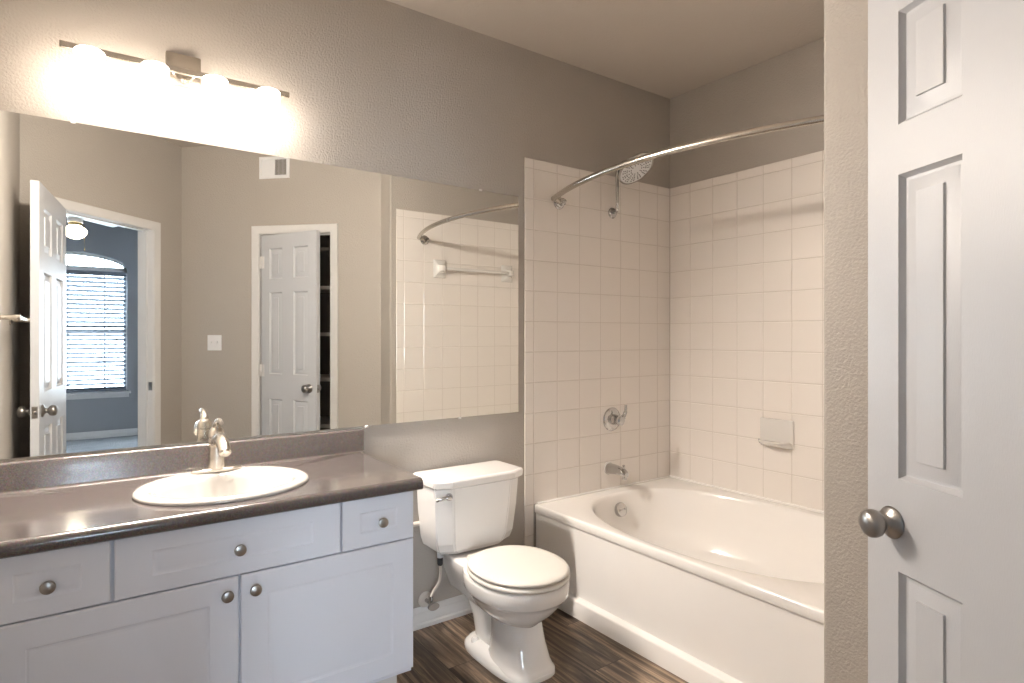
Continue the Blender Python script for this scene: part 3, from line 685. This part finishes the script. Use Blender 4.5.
b = BM(); od = Vector((0, -1, .30)).normalized(); oc = Vector((2.375, -.118, .338))
lathe(b, [(.037, -.012), (.038, .006), (.036, .011), (.028, .0135), (0, .0145)], oc, od); obj('overflow_plate', b, 'chrome', tu)
for dx in (-.018, .018):
    b = BM(); lathe(b, [(.0045, .011), (.0045, .015), (0, .0155)], oc+Vector((dx, 0, 0)), od, 10); obj('screw', b, 'pewter', tu)
b = BM(); lathe(b, [(0, .004), (.03, .003), (.034, 0), (.034, -.004)], (2.385, -.36, TZ-.348), (0, 0, 1)); obj('drain', b, 'chrome', tu)

# ------------------------------------------------------------ tub fittings
sv = thing('shower_valve', (2.416, -.008, .811), 'chrome round shower valve with lever on the tile above the tub spout', 'shower valve')
b = BM(); lathe(b, [(0, .0), (.065, .0), (.066, .004), (.062, .009), (.046, .014), (.036, .016), (0, .016)], (2.416, -.008, .811), (0, -1, 0), 40); obj('escutcheon', b, 'chrome', sv)
b = BM(); lathe(b, [(.030, .014), (.029, .03), (.024, .05), (.027, .058), (.027, .075), (.020, .082), (0, .083)], (2.416, -.008, .811), (0, -1, 0), 28)
tube(b, spline([(2.416, -.074, .815), (2.440, -.078, .832), (2.452, -.080, .858), (2.455, -.080, .895)]), [.014]*8+[.010]*9+[.007]*8, 12); obj('lever_handle', b, 'chrome', sv)
ts = thing('tub_spout', (2.392, -.008, .54), 'chrome tub spout on the tile wall over the bathtub rim', 'tub spout')
b = BM(); lathe(b, [(.034, 0), (.035, .003), (.033, .008), (.030, .008)], (2.392, -.008, .54), (0, -1, 0)); obj('spout_flange', b, 'ceramic', ts)
b = BM()
rings = []
for y, hw, z1, z0 in ((-.012, .030, .569, .511), (-.05, .029, .568, .516), (-.09, .026, .563, .520), (-.12, .023, .556, .518), (-.138, .020, .547, .512), (-.146, .015, .538, .514)):
    rings.append([(2.392+hw*math.copysign(abs(math.cos(t))**.7, math.cos(t)), y, (z0+z1)/2+(z1-z0)/2*math.copysign(abs(math.sin(t))**.7, math.sin(t))) for t in [2*PI*k/28 for k in range(28)]])
loft(b, rings); lathe(b, [(.014, .0), (.014, -.014), (.010, -.016)], (2.392, -.128, .516), (0, 0, 1), 18); obj('spout_body', b, 'chrome', ts)
b = BM(); lathe(b, [(.004, 0), (.004, .014), (.007, .017), (.007, .022), (0, .024)], (2.392, -.122, .555), (0, -.1, 1), 12); obj('diverter_knob', b, 'chrome', ts)

sh = thing('shower_fixture', (2.42, -.008, 1.963), 'round chrome and white shower head on a raised arm over the tub', 'shower head')
b = BM(); lathe(b, [(.030, 0), (.031, .004), (.026, .012), (.014, .016), (0, .016)], (2.42, -.008, 1.963), (0, -1, 0)); obj('wall_flange', b, 'chrome', sh)
b = BM(); ap = spline([(2.42, -.012, 1.963), (2.412, -.05, 1.966), (2.399, -.070, 1.985), (2.396, -.072, 2.05), (2.396, -.072, 2.12), (2.396, -.074, 2.17), (2.398, -.088, 2.202), (2.402, -.115, 2.220), (2.406, -.140, 2.218), (2.41, -.160, 2.208)]); tube(b, ap, .0095, 14); obj('shower_arm', b, 'chrome', sh)
HN = Vector((.087, -.616, -.78)).normalized(); HC = Vector((2.413, -.196, 2.166))
b = BM(); lathe(b, [(0, -.052), (.014, -.052), (.015, -.035), (.03, -.026), (.082, -.018), (.103, -.012), (.107, -.006), (.105, .0), (.098, .0015), (.096, -.0005)], HC, HN, 48, cap=False); obj('head_shell', b, 'chrome', sh)
b = BM(); lathe(b, [(.097, -.002), (.096, .0005), (0, .001)], HC, HN, 48); obj('spray_face', b, 'plastic', sh)
b = BM(); u_, v_ = frame(HN)
for k in range(12):
    an = 2*PI*k/12
    for j, rr in enumerate((.033, .046, .059, .071, .083)):
        for da in ((-.10, .10) if j > 1 else (0,)):
            p = HC+HN*.001+rr*(math.cos(an+da)*u_+math.sin(an+da)*v_); lathe(b, [(.0034, 0), (.0026, .0022), (0, .0024)], p, HN, 6)
obj('nozzles', b, 'rubber', sh)

rd = thing('shower_curtain_rod', (2.02, -.76, 1.975), 'curved nickel shower curtain rod spanning the tub opening', 'curtain rod')
b = BM(); RY0, RY1 = -.045, YT+.045
pts = [(1.966-.160*4*t*(1-t), RY0+(RY1-RY0)*t, 1.977-.002*t) for t in [k/32 for k in range(33)]]
e0 = spline([(2.026, -.030, 1.968), (2.000, -.036, 1.974), (1.978, -.042, 1.977), pts[0], pts[1]], 5)[:-6]; e1 = [(p.x, YT-p.y, p.z-.002) for p in e0][::-1]
tube(b, e0+pts+e1, .0135, 18); obj('rod', b, 'nickel', rd)
b = BM(); p = Vector(pts[16]); d_ = (Vector(pts[17])-p); tube(b, [p, p+d_.normalized()*.005], .0142, 18); obj('joint_ring', b, 'pewter', rd)
for y, sg in ((-.008, -1), (YT+.008, 1)):
    b = BM(); lathe(b, [(0, 0), (.034, 0), (.034, .005), (.027, .010), (.027, .016), (.018, .020), (.016, .032), (.019, .040), (.012, .050), (0, .054)], (2.030, y, 1.970), (0, sg, 0), 28); obj('wall_flange', b, 'chrome', rd)

# soap dish on the long tiled wall
sd = thing('soap_dish', (XB-.008, -.70, .775), 'white ceramic soap dish on the tiled wall above the tub rim', 'soap dish')
b = BM(); box(b, XB-.018, XB-.0075, -.792, -.610, .705, .850, .006, 3); obj('back_plate', b, 'ceramic', sd)
b = BM(); n = 14; rings = []
for k in range(n+1):
    t = -1+2*k/n; y = -.701+t*.084; w = 1-abs(t)**4*.75; dp = .078*w
    rings.append([(XB-.017, y, .735), (XB-.017-dp*.55, y, .727), (XB-.017-dp*.9, y, .738+.004*abs(t)), (XB-.017-dp, y, .744), (XB-.017-dp-.006*w, y, .738), (XB-.017-dp*.9, y, .726), (XB-.017-dp*.4, y, .712), (XB-.017, y, .708)])
loft(b, rings); obj('soap_tray', b, 'ceramic', sd, 60)
# ceramic towel bar on the tub end wall (seen in the mirror)
tb = thing('ceramic_towel_bar', (2.45, YT+.008, 1.765), 'white ceramic towel bar on the tiled end wall seen in the mirror', 'towel bar')
for x in (2.151, 2.757):
    b = BM(); loft(b, [[(x+sx*w, YT+.0078+q, 1.768+sz*hh) for sx, sz in ((-1, -1), (1, -1), (1, 1), (-1, 1))] for w, hh, q in ((.050, .066, 0), (.050, .066, .010), (.044, .058, .016), (.022, .026, .034), (.020, .022, .060), (.018, .020, .078), (.012, .014, .082))])
    bmesh.ops.bevel(b, geom=list(b.edges), offset=.002, segments=1, affect='EDGES'); obj('bracket', b, 'ceramic', tb)
b = BM(); box(b, 2.155, 2.753, YT+.056, YT+.076, 1.758, 1.778, .003); obj('bar', b, 'ceramic', tb)
# nickel towel bar on the left wall (seen in the mirror)
nb_ = thing('metal_towel_bar', (XL, -1.05, 1.355), 'brushed nickel towel bar on the left wall reflected at the mirror edge', 'towel bar')
for y in (-.76, -1.31):
    b = BM(); lathe(b, [(0, 0), (.024, 0), (.024, .006), (.010, .012), (.009, .05), (.013, .056), (.013, .075), (0, .077)], (XL+.0005, y, 1.352), (1, 0, 0), 22); obj('post', b, 'nickel', nb_)
b = BM(); box(b, XL+.056, XL+.072, -1.335, -.735, 1.345, 1.36, .003); obj('bar', b, 'nickel', nb_)

# ------------------------------------------------------------ on the closet wall
c_ = wl(CO, CDIR, CN, ((1.18-.6344)+(-2.268+2.8133))*R2, 0)
vt = thing('air_vent', (*c_, 2.53), 'white air vent register high on the wall above the closet door', 'air vent', rz=PI/4)
b = BM()  # local: x along wall, y out of it
W2, H2 = .122, .082
loft(b, [[(-W2+o_, h, -H2+o_), (W2-o_, h, -H2+o_), (W2-o_, h, H2-o_), (-W2+o_, h, H2-o_)] for o_, h in ((0, 0), (0, .004), (.006, .010), (.022, .010), (.024, .006), (.024, .001))], cap0=False, cap1=False)
box(b, -.006, .006, .001, .011, -H2+.02, H2-.02); obj('vent_frame', b, 'plastic', vt, 30, local=True)
b = BM(); box(b, -W2+.02, W2-.02, .0005, .0015, -H2+.02, H2-.02); obj('duct_opening', b, 'duct', vt, 30, local=True)
b = BM()
for k in range(9):
    x = -W2+.03+k*.0098; box(b, x-.0055, x+.0055, .003, .0055, -H2+.023, H2-.023, xf=None)
for k in range(9):
    x = .014+k*.0105; rot = Matrix.Translation((x, .0055, 0)) @ Matrix.Rotation(1.0, 4, 'Z'); box(b, -.0055, .0055, -.0006, .0006, -H2+.023, H2-.023, xf=rot)
obj('louvers', b, 'plastic', vt, 30, local=True)
c_ = wl(CO, CDIR, CN, ((.833-.6344)+(-2.6145+2.8133))*R2, 0)
sw = thing('light_switch', (*c_, 1.224), 'white two-gang light switch plate on the wall left of the closet door', 'light switch', rz=PI/4)
b = BM(); box(b, -.0585, .0585, .0003, .0055, -.058, .058, .003, 2); obj('switch_plate', b, 'plastic', sw, 35, local=True)
for x in (-.023, .023):
    b = BM(); box(b, x-.005, x+.005, .005, .0145, -.010, .012, .002, 1, xf=Matrix.Rotation(.25, 4, 'X')); obj('toggle', b, 'plastic', sw, 35, local=True)
for z_, lb in ((.60, 'white closet shelf behind the ajar door, lowest of the four in the gap'), (.955, 'white closet shelf behind the ajar door, level with the door knob'), (1.30, 'white closet shelf behind the ajar door, second from the top'), (1.655, 'white closet shelf behind the ajar door, topmost of the four')):
    b = BM(); slab(b, CO, CDIR, CN, .452, 1.418, -.598, -.17, z_-.016, z_)
    p0, p1 = wl(CO, CDIR, CN, .452, -.17), wl(CO, CDIR, CN, 1.418, -.17)
    slab(b, CO, CDIR, CN, .452, 1.418, -.172, -.160, z_-.026, z_+.002)
    cpt = wl(CO, CDIR, CN, .93, -.38)
    solo('closet_shelf', b, 'shelf', (*cpt, z_-.016), lb, 'shelf', 'closet shelves')
